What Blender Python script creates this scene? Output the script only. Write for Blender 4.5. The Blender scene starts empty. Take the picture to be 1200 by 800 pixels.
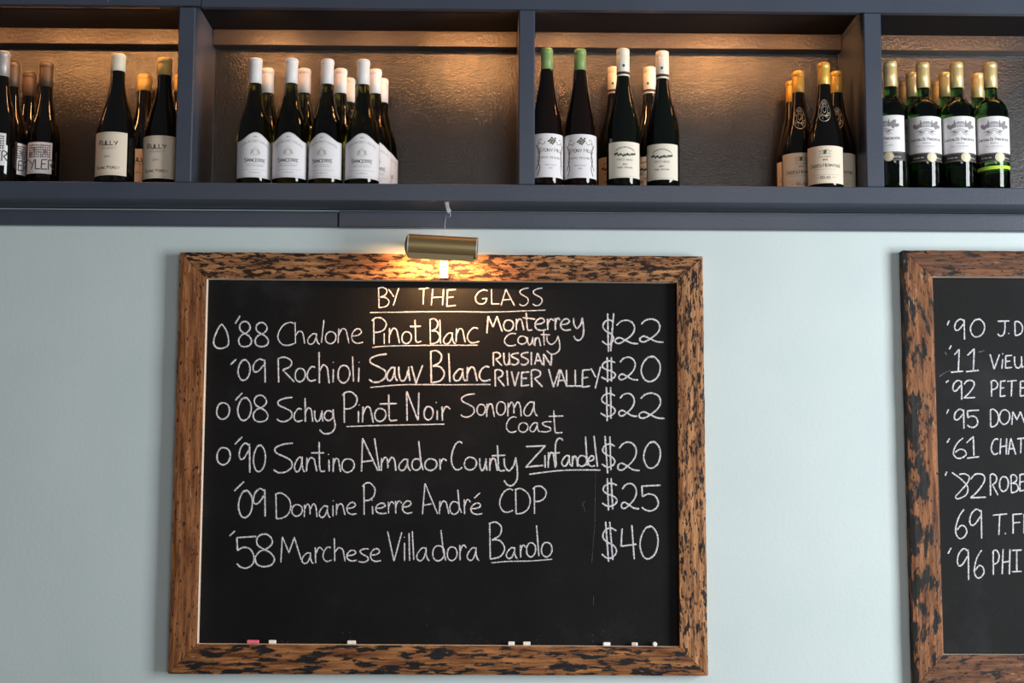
import bpy, math, random
from mathutils import Vector, Matrix
random.seed(7)
SC = bpy.context.scene
COL = SC.collection

# ------------------------------------------------------------------ camera
FPX = 1761.0
CAM = Vector((0.0, -3.82, 1.6))
YAW, PITCH, ROLL = .01464, .10555, .00385
_F = Vector((math.sin(YAW)*math.cos(PITCH), math.cos(YAW)*math.cos(PITCH), math.sin(PITCH)))
_R = Vector((math.cos(YAW), -math.sin(YAW), 0))
_U = _R.cross(_F)
_R2 = _R*math.cos(ROLL) + _U*math.sin(ROLL)
_U2 = _U*math.cos(ROLL) - _R*math.sin(ROLL)
cd = bpy.data.cameras.new('camera')
cam = bpy.data.objects.new('camera', cd)
COL.objects.link(cam)
cd.sensor_width = 36.0
cd.lens = FPX/1200*36.0
m = Matrix((_R2, _U2, -_F)).transposed().to_4x4()
m.translation = CAM
cam.matrix_world = m
cd.clip_start = .05
SC.camera = cam

# ------------------------------------------------------------------ world, lights, exposure
SC.view_settings.view_transform = 'Standard'
SC.view_settings.look = 'None'
SC.view_settings.exposure = 0.0
SC.view_settings.gamma = 1.0
W = bpy.data.worlds.new('room_light')
SC.world = W
W.use_nodes = True
W.node_tree.nodes['Background'].inputs[0].default_value = (.78, .88, 1.0, 1)
W.node_tree.nodes['Background'].inputs[1].default_value = .11

def area(name, loc, target, sx, sy, power, color, spread=180):
    l = bpy.data.lights.new(name, 'AREA')
    l.shape = 'RECTANGLE'; l.size = sx; l.size_y = sy
    l.energy = power; l.color = color; l.spread = math.radians(spread)
    o = bpy.data.objects.new(name, l)
    COL.objects.link(o)
    o.location = loc
    o.rotation_euler = (Vector(target)-Vector(loc)).to_track_quat('-Z', 'Y').to_euler()
    return o
# daylight from the tall window on the right-hand side of the room
area('window_daylight', (3.4, -2.5, 1.75), (0.3, 0, 1.85), 1.5, 2.2, 188, (.93, .98, 1.0))
# added soft light behind the camera, makes up for the dim world
area('added_front_fill', (1.2, -6.0, 2.0), (0.4, 0, 2.0), 1.6, 1.6, 60, (.93, .98, 1.0))
# two small pendant lamps of the room
for _x in (-.7, .9):
    _l = bpy.data.lights.new('pendant_light', 'POINT'); _l.energy = 7; _l.color = (1, .66, .36); _l.shadow_soft_size = .06
    _o = bpy.data.objects.new('pendant_light', _l); COL.objects.link(_o); _o.location = (_x, -2.7, 2.75)
LED = (1.0, .44, .15)

# ------------------------------------------------------------------ helpers
def ray(x, y):
    return _F + _R2*((x-600)/FPX) - _U2*((y-400)/FPX)
def atY(x, y, Y):          # point of the plane Y that a pixel of the photograph shows
    r = ray(x, y); return CAM + r*((Y-CAM.y)/r.y)
def atZ(x, y, Z):
    r = ray(x, y); return CAM + r*((Z-CAM.z)/r.z)

def link(name, me, mats=(), parent=None):
    o = bpy.data.objects.new(name, me)
    COL.objects.link(o)
    for mt in (mats if isinstance(mats, (list, tuple)) else [mats]):
        me.materials.append(mt)
    if parent: o.parent = parent
    return o
def mesh(name, vs, fs, mi=None, smooth=False):
    me = bpy.data.meshes.new(name)
    me.from_pydata([tuple(v) for v in vs], [], fs)
    if mi is not None:
        me.polygons.foreach_set('material_index', mi)
    if smooth:
        me.polygons.foreach_set('use_smooth', [True]*len(fs))
    me.update()
    return me
def empty(name, loc, rz=0):
    o = bpy.data.objects.new(name, None)
    COL.objects.link(o)
    o.location = loc; o.rotation_euler = (0, 0, rz); o.empty_display_size = .05
    return o
def tag(o, label=None, cat=None, group=None, kind=None):
    if label: o['label'] = label
    if cat: o['category'] = cat
    if group: o['group'] = group
    if kind: o['kind'] = kind
    return o
def box(name, x0, x1, y0, y1, z0, z1, mat, parent=None, bev=.0012, off=None):
    """bevelled box; corners given in world space, off = the parent's place"""
    off = off or Vector((0, 0, 0))
    b = min(bev, (x1-x0)/3, (y1-y0)/3, (z1-z0)/3)
    vs = []; fs = []
    X = (x0, x1); Y = (y0, y1); Z = (z0, z1)
    idx = {}
    for i in range(2):
        for j in range(2):
            for k in range(2):
                c = Vector((X[i], Y[j], Z[k])) - off
                s = Vector((1 if i == 0 else -1, 1 if j == 0 else -1, 1 if k == 0 else -1))
                for a in range(3):
                    v = c.copy()
                    for q in range(3):
                        if q != a: v[q] += s[q]*b
                    idx[(i, j, k, a)] = len(vs); vs.append(v)
    def quad(l):
        c = sum((vs[q] for q in l), Vector())/len(l)
        n = (vs[l[1]]-vs[l[0]]).cross(vs[l[2]]-vs[l[0]])
        cc = Vector(((x0+x1)/2, (y0+y1)/2, (z0+z1)/2)) - off
        if n.dot(c-cc) < 0: l = l[::-1]
        fs.append(l)
    for a in range(3):
        o1, o2 = [q for q in range(3) if q != a]
        for s in range(2):
            l = []
            for u, v in ((0, 0), (1, 0), (1, 1), (0, 1)):
                t = [0, 0, 0]; t[a] = s; t[o1] = u; t[o2] = v
                l.append(idx[(*t, a)])
            quad(l)
    for a in range(3):      # edges along axis a
        o1, o2 = [q for q in range(3) if q != a]
        for u in range(2):
            for v in range(2):
                t0 = [0, 0, 0]; t0[o1] = u; t0[o2] = v; t1 = t0[:]; t1[a] = 1
                quad([idx[(*t0, o1)], idx[(*t1, o1)], idx[(*t1, o2)], idx[(*t0, o2)]])
    for i in range(2):
        for j in range(2):
            for k in range(2):
                quad([idx[(i, j, k, 0)], idx[(i, j, k, 1)], idx[(i, j, k, 2)]])
    return link(name, mesh(name, vs, fs), mat, parent)

# ------------------------------------------------------------------ materials
def nt(name):
    mt = bpy.data.materials.new(name); mt.use_nodes = True
    t = mt.node_tree
    return mt, t, t.nodes['Principled BSDF'], t.nodes['Material Output']
def N(t, typ, **kw):
    n = t.nodes.new(typ)
    for k, v in kw.items():
        if k.startswith('i_'):
            key = k[2:]
            key = int(key) if key.isdigit() else key
            n.inputs[key].default_value = v
        else: setattr(n, k, v)
    return n
def ramp(t, stops, interp='LINEAR'):
    n = t.nodes.new('ShaderNodeValToRGB')
    cr = n.color_ramp; cr.interpolation = interp
    while len(cr.elements) < len(stops): cr.elements.new(.5)
    for e, (p, c) in zip(cr.elements, stops):
        e.position = p; e.color = (*c, 1) if len(c) == 3 else c
    return n
def noise(t, vec, scale, detail=3, rough=.55):
    n = N(t, 'ShaderNodeTexNoise'); n.inputs['Scale'].default_value = scale
    n.inputs['Detail'].default_value = detail; n.inputs['Roughness'].default_value = rough
    if vec is not None: t.links.new(vec, n.inputs['Vector'])
    return n
def bump(t, b, h, strength, dist):
    n = N(t, 'ShaderNodeBump'); n.inputs['Strength'].default_value = strength; n.inputs['Distance'].default_value = dist
    t.links.new(h, n.inputs['Height']); t.links.new(n.outputs[0], b.inputs['Normal'])
    return n
def simple(name, col, rough=.5, metal=0, spec=.5, coat=0):
    mt, t, b, o = nt(name)
    b.inputs['Base Color'].default_value = (*col, 1); b.inputs['Roughness'].default_value = rough
    b.inputs['Metallic'].default_value = metal; b.inputs['Specular IOR Level'].default_value = spec
    b.inputs['Coat Weight'].default_value = coat
    return mt
def coords(t):
    return N(t, 'ShaderNodeNewGeometry').outputs['Position']
def paint(name, c0, c1, rough, peel_scale, peel, wear=0.0, spec=.5):
    mt, t, b, o = nt(name)
    p = coords(t)
    n1 = noise(t, p, 3.5, 4)
    r = ramp(t, [(.3, c0), (.7, c1)])
    t.links.new(n1.outputs[0], r.inputs[0])
    src = r.outputs[0]
    if wear:
        n3 = noise(t, p, 55, 5, .7)
        r3 = ramp(t, [(.735, (0, 0, 0)), (.76, (1, 1, 1))])
        t.links.new(n3.outputs[0], r3.inputs[0])
        mx = N(t, 'ShaderNodeMix', data_type='RGBA')
        t.links.new(r3.outputs[0], mx.inputs[0]); t.links.new(src, mx.inputs[6])
        mx.inputs[7].default_value = (.35, .37, .42, 1)
        src = mx.outputs[2]
    t.links.new(src, b.inputs['Base Color'])
    b.inputs['Roughness'].default_value = rough; b.inputs['Specular IOR Level'].default_value = spec
    n2 = noise(t, p, peel_scale, 3, .6)
    bump(t, b, n2.outputs[0], peel, .004)
    return mt
WALL = paint('wall_paint', (.525, .60, .605), (.57, .64, .642), .55, 90, .12)
SLATE = paint('slate_blue_paint', (.040, .050, .074), (.052, .063, .090), .36, 160, .12, wear=1)
PANEL = paint('panel_paint', (.013, .0108, .010), (.018, .0145, .0135), .21, 230, .34, spec=.65)
BATTEN = paint('batten_paint', (.032, .024, .020), (.050, .038, .031), .35, 120, .35, spec=.6)
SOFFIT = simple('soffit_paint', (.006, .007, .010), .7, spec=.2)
FLOOR = paint('floor_boards', (.12, .075, .045), (.18, .11, .07), .5, 60, .1)

def wood(name, su, sv, thr, width, dark=(.012, .010, .010), lo=(.10, .036, .013), hi=(.42, .20, .085), grad=0.0, speck=.66, seed=0.0):
    mt, t, b, o = nt(name)
    at = N(t, 'ShaderNodeAttribute'); at.attribute_name = 'grain_place'
    def mapped(sx, sy, w):
        mp = N(t, 'ShaderNodeMapping'); mp.inputs['Scale'].default_value = (sx, sy, 1); mp.inputs['Location'].default_value = (seed, seed*.7, w)
        t.links.new(at.outputs['Vector'], mp.inputs[0]); return mp.outputs[0]
    g = noise(t, mapped(7, 95, 0), 1, 8, .68)
    r = ramp(t, [(.36, lo), (.50, tuple((a+c)*.46 for a, c in zip(lo, hi))), (.64, hi)])
    t.links.new(g.outputs[0], r.inputs[0])
    # patches of old dark finish
    pn = noise(t, mapped(su, sv, 3), 1, 5, .62)
    src = pn.outputs[0]
    if grad:
        sep = N(t, 'ShaderNodeSeparateXYZ'); t.links.new(at.outputs['Vector'], sep.inputs[0])
        ma = N(t, 'ShaderNodeMath', operation='MULTIPLY_ADD'); ma.inputs[1].default_value = grad
        t.links.new(sep.outputs[1], ma.inputs[0]); t.links.new(src, ma.inputs[2]); src = ma.outputs[0]
    pr = ramp(t, [(thr, (0, 0, 0)), (thr+width, (1, 1, 1))])
    t.links.new(src, pr.inputs[0])
    mx = N(t, 'ShaderNodeMix', data_type='RGBA'); mx.inputs[7].default_value = (*dark, 1)
    t.links.new(pr.outputs[0], mx.inputs[0]); t.links.new(r.outputs[0], mx.inputs[6])
    sn = noise(t, mapped(55, 190, 6), 1, 3, .5)
    sr = ramp(t, [(speck, (0, 0, 0)), (speck+.05, (1, 1, 1))])
    t.links.new(sn.outputs[0], sr.inputs[0])
    mx2 = N(t, 'ShaderNodeMix', data_type='RGBA'); mx2.inputs[7].default_value = (.016, .010, .008, 1)
    t.links.new(sr.outputs[0], mx2.inputs[0]); t.links.new(mx.outputs[2], mx2.inputs[6])
    # pale scratches
    cn = noise(t, mapped(22, 160, 9), 1, 2, .5)
    c2 = ramp(t, [(.70, (0, 0, 0)), (.74, (.5, .5, .5))])
    t.links.new(cn.outputs[0], c2.inputs[0])
    mx3 = N(t, 'ShaderNodeMix', data_type='RGBA'); mx3.inputs[7].default_value = (.62, .42, .26, 1)
    t.links.new(c2.outputs[0], mx3.inputs[0]); t.links.new(mx2.outputs[2], mx3.inputs[6])
    t.links.new(mx3.outputs[2], b.inputs['Base Color'])
    b.inputs['Roughness'].default_value = .6
    b.inputs['Specular IOR Level'].default_value = .22
    ad = N(t, 'ShaderNodeMath', operation='SUBTRACT')
    t.links.new(g.outputs[0], ad.inputs[0]); t.links.new(sr.outputs[0], ad.inputs[1])
    bump(t, b, ad.outputs[0], .5, .0025)
    return mt
W_TOP = wood('reclaimed_wood_spotted', 32, 105, .495, .05, speck=.62, seed=4, dark=(.022, .010, .007), lo=(.13, .040, .014), hi=(.50, .235, .095))
W_LEFT = wood('reclaimed_wood_plain', 9, 60, .66, .04, lo=(.10, .030, .010), hi=(.38, .150, .052), speck=.61, seed=9)
W_RIGHT = wood('reclaimed_wood_flecked', 24, 100, .535, .05, speck=.58, lo=(.13, .044, .016), hi=(.56, .27, .115), dark=(.018, .010, .008), seed=2)
W_BOT = wood('reclaimed_wood_charred', 15, 70, .505, .035, lo=(.085, .024, .008), hi=(.42, .175, .06), seed=13)
W_B2L = wood('reclaimed_wood_blotched', 15, 50, .445, .05, grad=-1.6, lo=(.075, .024, .009), hi=(.33, .135, .055), speck=.63, seed=21)
W_B2T = wood('reclaimed_wood_smoky', 18, 60, .53, .09, lo=(.060, .022, .011), hi=(.22, .092, .045), speck=.62, seed=28)
RAW_LIT = simple('pale_lit_raw_wood', (.80, .70, .58), .7)  # raw wood, its window-lit look put into the pale colour
EDGE = simple('dark_stained_wood_edge', (.10, .04, .02), .35)

def slate_board():
    mt, t, b, o = nt('chalkboard')
    p = coords(t)
    n1 = noise(t, p, 4.5, 5, .6)
    r = ramp(t, [(.35, (.0035, .0032, .0034)), (.58, (.006, .0055, .006)), (.74, (.017, .016, .018))])
    t.links.new(n1.outputs[0], r.inputs[0])
    t.links.new(r.outputs[0], b.inputs['Base Color'])
    b.inputs['Roughness'].default_value = .55
    b.inputs['Specular IOR Level'].default_value = .13
    n2 = noise(t, p, 420, 2, .6)
    bump(t, b, n2.outputs[0], .45, .0016)
    return mt
BOARD = slate_board()
def chalk_mat(name, col, cover=.50):
    mt, t, b, o = nt(name)
    b.inputs['Base Color'].default_value = (*col, 1); b.inputs['Roughness'].default_value = .95
    b.inputs['Specular IOR Level'].default_value = .1
    n = noise(t, coords(t), 520, 2, .7)
    r = ramp(t, [(cover-.14, (.12, .12, .12)), (cover, (1, 1, 1))])
    t.links.new(n.outputs[0], r.inputs[0]); t.links.new(r.outputs[0], b.inputs['Alpha'])
    return mt
CHALK = chalk_mat('chalk_marks', (.68, .67, .71))
CHALK_FAINT = chalk_mat('faint_chalk_smear', (.16, .16, .17), .60)
CHALK_STICK = simple('white_chalk', (.82, .78, .74), .95, spec=.1)
CHALK_PINK = simple('pink_chalk', (.75, .16, .22), .95, spec=.1)

def glass(name, col, rough=.03):
    mt, t, b, o = nt(name)
    b.inputs['Base Color'].default_value = (*col, 1)
    b.inputs['Transmission Weight'].default_value = 1.0
    b.inputs['Roughness'].default_value = rough
    b.inputs['IOR'].default_value = 1.48
    return mt
G_OLIVE = glass('olive_glass', (.15, .14, .012))
G_GREEN = glass('green_glass', (.055, .17, .03))
G_DARK = simple('near_black_glass', (.003, .0025, .002), .05, spec=.55)
G_BROWN = simple('brown_black_glass', (.006, .0025, .0015), .05, spec=.55)
G_BLKGREEN = simple('green_black_glass', (.002, .0035, .002), .05, spec=.55)
def foil(name, col, rough=.4, metal=0.0):
    return simple(name, col, rough, metal)
C_WHITE = foil('white_foil', (.80, .76, .74), .45)
C_CREAM = foil('cream_foil', (.78, .70, .52), .45)
C_YELLOW = foil('yellow_foil', (.62, .42, .12), .45)
C_GOLD = foil('amber_foil', (.66, .38, .07), .35, .3)
C_CHAMP = foil('pale_gold_foil', (.68, .52, .24), .34, .45)
C_BRONZE = foil('bronze_foil', (.10, .062, .038), .45, .2)
C_GREY = foil('grey_foil', (.40, .38, .37), .4, .3)
C_GREEN = foil('green_foil', (.20, .31, .10), .42)
C_SCREW = foil('ivory_screw_cap', (.80, .74, .62), .4)
P_WHITE = simple('white_paper', (.72, .70, .72), .7)
P_CREAM = simple('cream_paper', (.72, .66, .56), .7)
P_KRAFT = simple('buff_paper', (.74, .62, .49), .7)
INK = simple('black_ink', (.03, .028, .03), .7)
INK_GREY = simple('grey_ink', (.22, .21, .22), .7)
INK_GREEN = simple('dark_green_ink', (.05, .10, .06), .7)
INK_GOLD = simple('muted_gold_ink', (.42, .34, .20), .6)
INK_RED = simple('dark_red_ink', (.20, .03, .03), .7)
INK_BROWN = simple('brown_ink', (.13, .07, .05), .7)
INK_WHITE = simple('silver_ink', (.45, .44, .44), .6)
BRASS = simple('aged_brass', (.30, .22, .105), .42, .75)
BRASS_LIP = simple('pale_brass_lip', (.40, .31, .17), .5, .5)
LIT_METAL = simple('overlit_pale_brass', (.88, .82, .70), .45)  # brass stem, the bulb's glare put into its cream colour
WIRE = simple('galvanised_wire', (.55, .56, .58), .4, .5)
DARKM = simple('dark_brown_metal', (.06, .035, .03), .45, .4)
def lamp_mat(name, col, s):
    mt, t, b, o = nt(name)
    b.inputs['Emission Color'].default_value = (*col, 1); b.inputs['Emission Strength'].default_value = s
    b.inputs['Base Color'].default_value = (.8, .7, .5, 1)
    return mt
BULB = lamp_mat('lit_bulb', (1, .66, .34), 25)

# ------------------------------------------------------------------ the setting
ZSH, ZOP, ZLIP = 2.3872, 2.8385, 2.3440      # shelf top, opening top, shelf underside
YS, YB = -.12, .158                           # shelf front, back panel
tag(box('wall_back', -2.6, 3.0, 0, .2, 0, 2.3425, WALL), kind='structure')
tag(box('wall_upper', -2.6, 3.0, 0, .2, 3.042, 3.7, WALL), kind='structure')
tag(box('wall_left', -2.6, -1.722, 0, .2, 2.3427, 3.0418, WALL), kind='structure')
tag(box('wall_right', 1.922, 3.0, 0, .2, 2.3427, 3.0418, WALL), kind='structure')
tag(box('floor', -2.6, 3.0, -6, 0, -.05, 0, FLOOR), kind='structure')
xs = atY(396.5, 258, -.022).x
tag(box('trim_1', -1.7, xs-.002, -.020, 0, 2.2955, 2.3355, SLATE, bev=.0018), kind='structure')
tag(box('trim_2', xs+.001, 1.9, -.023, 0, 2.2945, 2.3368, SLATE, bev=.0018), kind='structure')

SX0, SX1 = -1.72, 1.92
shelf = empty('wall_shelf', (0, 0, ZLIP))
tag(shelf, 'long slate-blue painted wall shelf of open bays above the chalkboards', 'shelf')
so = Vector((0, 0, ZLIP))
box('bottom_board', SX0, SX1, YS, YB+.012, ZLIP, ZSH, SLATE, shelf, .0016, so)
ZSO = 2.8555
DIV = [(SX0, SX0+.042), (-.7905, -.7490), (.0685, .1095), (.9445, .9895), (SX1-.042, SX1)]
xf = atY(236, 4, YS).x
box('fascia_board', SX0, xf-.001, YS+.0015, YS+.022, ZOP+.003, 3.04, SLATE, shelf, .0012, so)
box('fascia_board', xf, SX1, YS, YS+.022, ZOP, 3.04, SLATE, shelf, .0012, so)
box('soffit_board', SX0, SX1, YS+.023, YB+.012, ZSO, ZSO+.02, SOFFIT, shelf, .001, so)
for a, c in DIV:
    box('divider', a, c, YS, YB, ZSH, ZOP-.0005, SLATE, shelf, .0028, so)
    box('divider_top', a+.001, c-.001, YS+.023, YB, ZOP-.0005, ZSO, SLATE, shelf, .0005, so)
for (a0, a), (c, c1) in zip(DIV[:-1], DIV[1:]):
    box('back_panel', a, c, YB, YB+.012, ZSH, ZSO, PANEL, shelf, .0004, so)
    box('batten', a+.0005, c-.0005, 0.115, YB, 2.8125, ZSO-.0003, BATTEN, shelf, .0012, so)
    bar = box('light_bar_screen', a+.06, c-.06, YS+.024, YS+.060, ZSO-.0045, ZSO, SOFFIT, shelf, .001, so)  # lamp bar, widened to screen the soffit from its light
# lamps tucked up behind the fascia
def led(px, length, power):
    x = atY(px, 10, YS).x
    area('shelf_light', (x, YS+.036, ZSO-.0075), (x, YB, ZSO-.125), length, .0055, power*.72, LED, 180)
for px, ln, pw in ((-120, .3, 2.4), (40, .22, 2.5), (150, .18, 2.5), (300, .10, 1.8), (420, .14, 1.0), (545, .20, 3.6),
                   (665, .10, 1.6), (760, .2, 1.2), (865, .20, 3.4), (965, .08, .9), (1100, .2, .9), (1190, .2, 1.0)):
    led(px, ln, pw*.55)

# ------------------------------------------------------------------ stroke lettering
def cr(pts, n=7):
    """Catmull-Rom curve through pts"""
    if len(pts) < 3: return pts
    closed = pts[0] == pts[-1]
    P = ([pts[-2]] + pts + [pts[1]]) if closed else ([pts[0]] + pts + [pts[-1]])
    out = []
    for i in range(1, len(P)-2):
        a, b, c, d = P[i-1:i+3]
        for k in range(n):
            t = k/n
            out.append(tuple(.5*((2*b[q]) + (-a[q]+c[q])*t + (2*a[q]-5*b[q]+4*c[q]-d[q])*t*t + (-a[q]+3*b[q]-3*c[q]+d[q])*t**3) for q in range(2)))
    out.append(pts[-1])
    return out
S, L = 's', 'l'
O_ = [(S, [(.5, 0), (.18, .1), (0, .42), (.06, .8), (.42, 1), (.82, .85), (1, .5), (.88, .14), (.5, 0)])]
GL = {
 '0': [(S, [(.62, .02), (.35, .04), (.08, .3), (0, .62), (.18, .92), (.48, 1), (.84, .84), (1, .5), (.92, .2), (.62, 0), (.4, .05)])],
 'Q': [(S, [(.5, 0), (.28, .18), (.04, .55), (0, .8), (.2, .98), (.6, 1), (.95, .88), (1, .62), (.85, .25), (.6, .02), (.5, 0)])],
 '1': [(L, [(0, .28), (.55, 0), (.55, 1)])],
 '2': [(S, [(.06, .22), (.25, .05), (.52, 0), (.76, .12), (.84, .36), (.72, .62), (.45, .84), (.2, .98), (.03, .95), (.02, .82), (.18, .74), (.42, .84), (.7, .97), (1, 1)])],
 'Z2': [(S, [(.02, .22), (.3, .02), (.75, .02), (.92, .18), (.8, .42), (.4, .75), (0, .98)]), (L, [(0, .98), (1, .95)])],
 '3': [(S, [(.1,.08),(.5,0),(.9,.15),(.75,.4),(.35,.47),(.85,.58),(1,.8),(.5,1),(0,.92)])],
 '4': [(L, [(.1, .1), (.04, .62), (1, .56)]), (L, [(.70, 0), (.85, 1)])],
 '5': [(L, [(1, .02), (.03, .06), (.06, .46)]), (S, [(.06, .46), (.35, .36), (.7, .42), (.88, .66), (.8, .88), (.5, 1), (.2, .96), (.03, .86)])],
 '6': [(S, [(.75, 0), (.35, .22), (.06, .55), (.02, .82), (.3, 1), (.7, .97), (.98, .8), (.85, .62), (.5, .56), (.12, .72)])],
 '8': [(S, [(.85, .14), (.62, .02), (.3, .03), (.1, .16), (.14, .34), (.42, .46), (.8, .58), (1, .76), (.86, .94), (.45, 1), (.1, .92), (.02, .72), (.25, .54), (.62, .45), (.88, .3), (.85, .14)])],
 '9': [(S, [(.92, .08), (.55, 0), (.15, .15), (0, .38), (.12, .54), (.45, .5), (.88, .24)]), (L, [(.94, .02), (.97, .5), (.98, 1)])],
 '$': [(S, [(1, .1), (.6, 0), (.2, .1), (.08, .3), (.35, .46), (.8, .58), (1, .76), (.8, .94), (.4, 1), (0, .86)])],
 'A': [(L, [(.36, 0), (0, 1)]), (L, [(.36, 0), (1, 1)]), (L, [(.12, .66), (.74, .62)])],
 'B': [(L, [(.06, .02), (.1, 1)]), (S, [(0, .04), (.45, 0), (.8, .14), (.68, .36), (.2, .48)]), (S, [(.2, .48), (.7, .5), (1, .7), (.75, .92), (.1, 1)])],
 'C': [(S, [(1, .06), (.72, 0), (.34, .12), (.05, .44), (.03, .74), (.3, .97), (.65, 1), (1, .92)])],
 'D': [(L, [(.05, .04), (.08, 1)]), (S, [(0, .04), (.4, 0), (.85, .2), (1, .5), (.85, .8), (.5, .96), (.08, 1)])],
 'E': [(L, [(1, 0), (.1, .04), (.05, 1), (1, .94)]), (L, [(.1, .48), (.75, .44)])],
 'F': [(L, [(1, 0), (.08, .04), (.1, 1)]), (L, [(.1, .46), (.8, .43)])],
 'G': [(S, [(1, .06), (.7, 0), (.3, .14), (.02, .5), (.1, .85), (.45, 1), (.8, .9), (.95, .62)]), (L, [(.55, .62), (1, .6)])],
 'H': [(L, [(.12, 0), (0, 1)]), (L, [(1, 0), (.92, 1)]), (L, [(.06, .52), (.96, .48)])],
 'I': [(L, [(.5, 0), (.5, 1)])],
 'Iserif': [(L, [(.5, 0), (.5, 1)]), (L, [(0, .02), (1, 0)]), (L, [(0, 1), (1, .98)])],
 'J': [(L, [(0, .02), (1, 0)]), (S, [(.62, .02), (.62, .5), (.5, .9), (.2, 1), (0, .85)])],
 'K': [(L, [(.05, 0), (.05, 1)]), (L, [(.95, 0), (.08, .55)]), (L, [(.3, .42), (1, 1)])],
 'L': [(L, [(.05, 0), (.08, .97), (1, .97)])],
 'M': [(L, [(.08, 0), (0, 1)]), (L, [(.08, 0), (.40, .62), (.66, .02), (1, .9)])],
 'N': [(L, [(.03, 0), (.06, 1)]), (L, [(.03, 0), (.86, .98)]), (L, [(.94, .04), (.88, .98)])],
 'O': O_, 'o': O_,
 'P': [(L, [(.12, .04), (.14, 1)]), (S, [(0, .12), (.25, .02), (.65, .02), (1, .2), (.9, .42), (.55, .54), (.15, .56)])],
 'R': [(L, [(.03, .04), (.06, 1)]), (S, [(0, .06), (.4, 0), (.8, .14), (.75, .36), (.3, .5)]), (L, [(.3, .5), (1, .98)])],
 'S': [(S, [(1, .0), (.5, .04), (.1, .16), (.12, .32), (.55, .46), (.9, .6), (.92, .82), (.6, .98), (.25, 1), (0, .9)])],
 'T': [(L, [(0, .06), (1, 0)]), (L, [(.48, .03), (.42, 1)])],
 'U': [(S, [(0, 0), (.05, .7), (.35, .98), (.7, .92), (.9, .6)]), (L, [(.9, 0), (.92, .6), (1, 1)])],
 'V': [(L, [(0, 0), (.45, 1), (1, .02)])],
 'W': [(L, [(0, 0), (.25, 1), (.5, .2), (.75, 1), (1, 0)])],
 'X': [(L, [(0, 0), (1, 1)]), (L, [(1, 0), (0, 1)])],
 'Y': [(L, [(0, .08), (.52, .5)]), (L, [(1, 0), (.45, 1)])],
 'Z': [(L, [(.0, .04), (1, 0), (.0, 1), (.9, .92)])],
 'a': [(S, [(.72, .1), (.45, .05), (.1, .4), (0, .75), (.2, .98), (.5, .85), (.74, .3)]), (S, [(.74, .0), (.74, .5), (.85, .85), (1, 1)])],
 'c': [(S, [(.9, .05), (.5, 0), (.1, .35), (.05, .75), (.4, 1), (1, .9)])],
 'e': [(S, [(.1, .5), (.55, .45), (.85, .25), (.7, .02), (.35, .06), (.05, .42), (.12, .82), (.5, 1), (1, .93)])],
 'g': [(S, [(.75, .06), (.4, .08), (.1, .3), (.2, .5), (.5, .48), (.78, .2)]), (S, [(.8, 0), (.9, .4), (.95, .8), (.6, 1), (.2, .98), (0, .84)])],
 'h': [(L, [(.08, 0), (.12, 1)]), (S, [(.12, .62), (.45, .42), (.8, .5), (.92, .75), (1, 1)])],
 'm': [(L, [(.03, .05), (0, 1)]), (S, [(.03, .4), (.25, .02), (.42, .2), (.46, .8)]), (S, [(.48, .4), (.72, 0), (.92, .25), (1, 1)])],
 'n': [(L, [(.08, 0), (.03, 1)]), (S, [(.06, .5), (.35, .06), (.7, .1), (.85, .5), (1, 1)])],
 'r': [(L, [(.1, 0), (.15, 1)]), (S, [(.12, .5), (.4, .1), (.7, .02), (1, .2)])],
 's': [(S, [(1, .02), (.5, .02), (.15, .18), (.4, .42), (.85, .6), (.9, .85), (.5, 1), (0, .95)])],
 'u': [(S, [(0, 0), (.02, .6), (.25, .98), (.6, .85), (.85, .2)]), (L, [(.88, 0), (.9, .6), (1, 1)])],
 'v': [(L, [(0, .05), (.4, 1), (1, 0)])],
 'y': [(S, [(.0, .02), (.05, .3), (.35, .48), (.7, .3), (.85, .05)]), (S, [(.85, 0), (.98, .4), (.95, .8), (.6, 1), (.25, .98), (0, .82)])],
}
def glyph(ch, x0, x1, y0, y1, n=6):
    out = []
    for k, pts in GL[ch]:
        q = cr(pts, n) if k == S else pts
        out.append([(x0+(x1-x0)*u, y0+(y1-y0)*v) for u, v in q])
    return out

def resample(pl, step):
    out = [pl[0]]
    for a, b in zip(pl[:-1], pl[1:]):
        d = math.dist(a, b); k = max(1, int(d/step+.5))
        for i in range(1, k+1):
            out.append((a[0]+(b[0]-a[0])*i/k, a[1]+(b[1]-a[1])*i/k))
    return out
def ribbon(pl, w, vs, fs, place, rough=0.0, step=None, crown=1.0, chunk=None):
    """one chalk or ink stroke: a low ridge of width w along the 2D line pl; place(u, v, h) gives the 3D point"""
    pl = resample(pl, step) if step else pl
    q = [pl[0]]
    for p in pl[1:]:
        if math.dist(p, q[-1]) > 1e-7: q.append(p)
    if len(q) < 2: return
    b = len(vs); n = len(q)
    for i, p in enumerate(q):
        a = q[max(i-1, 0)]; c = q[min(i+1, n-1)]
        dx, dy = c[0]-a[0], c[1]-a[1]; l = math.hypot(dx, dy) or 1
        nx, ny = -dy/l, dx/l
        e = .7 if i in (0, n-1) else 1
        e *= 1+random.uniform(-rough, rough)
        sx = random.uniform(-rough, rough)*w*.2
        vs.append(place(p[0]+nx*(w*.5*e+sx), p[1]+ny*(w*.5*e+sx), 0))
        vs.append(place(p[0]+nx*sx, p[1]+ny*sx, crown))
        vs.append(place(p[0]-nx*(w*.5*e-sx), p[1]-ny*(w*.5*e-sx), 0))
    for i in range(n-1):
        k = b+3*i
        fs.append((k, k+1, k+4, k+3)); fs.append((k+1, k+2, k+5, k+4))

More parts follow.
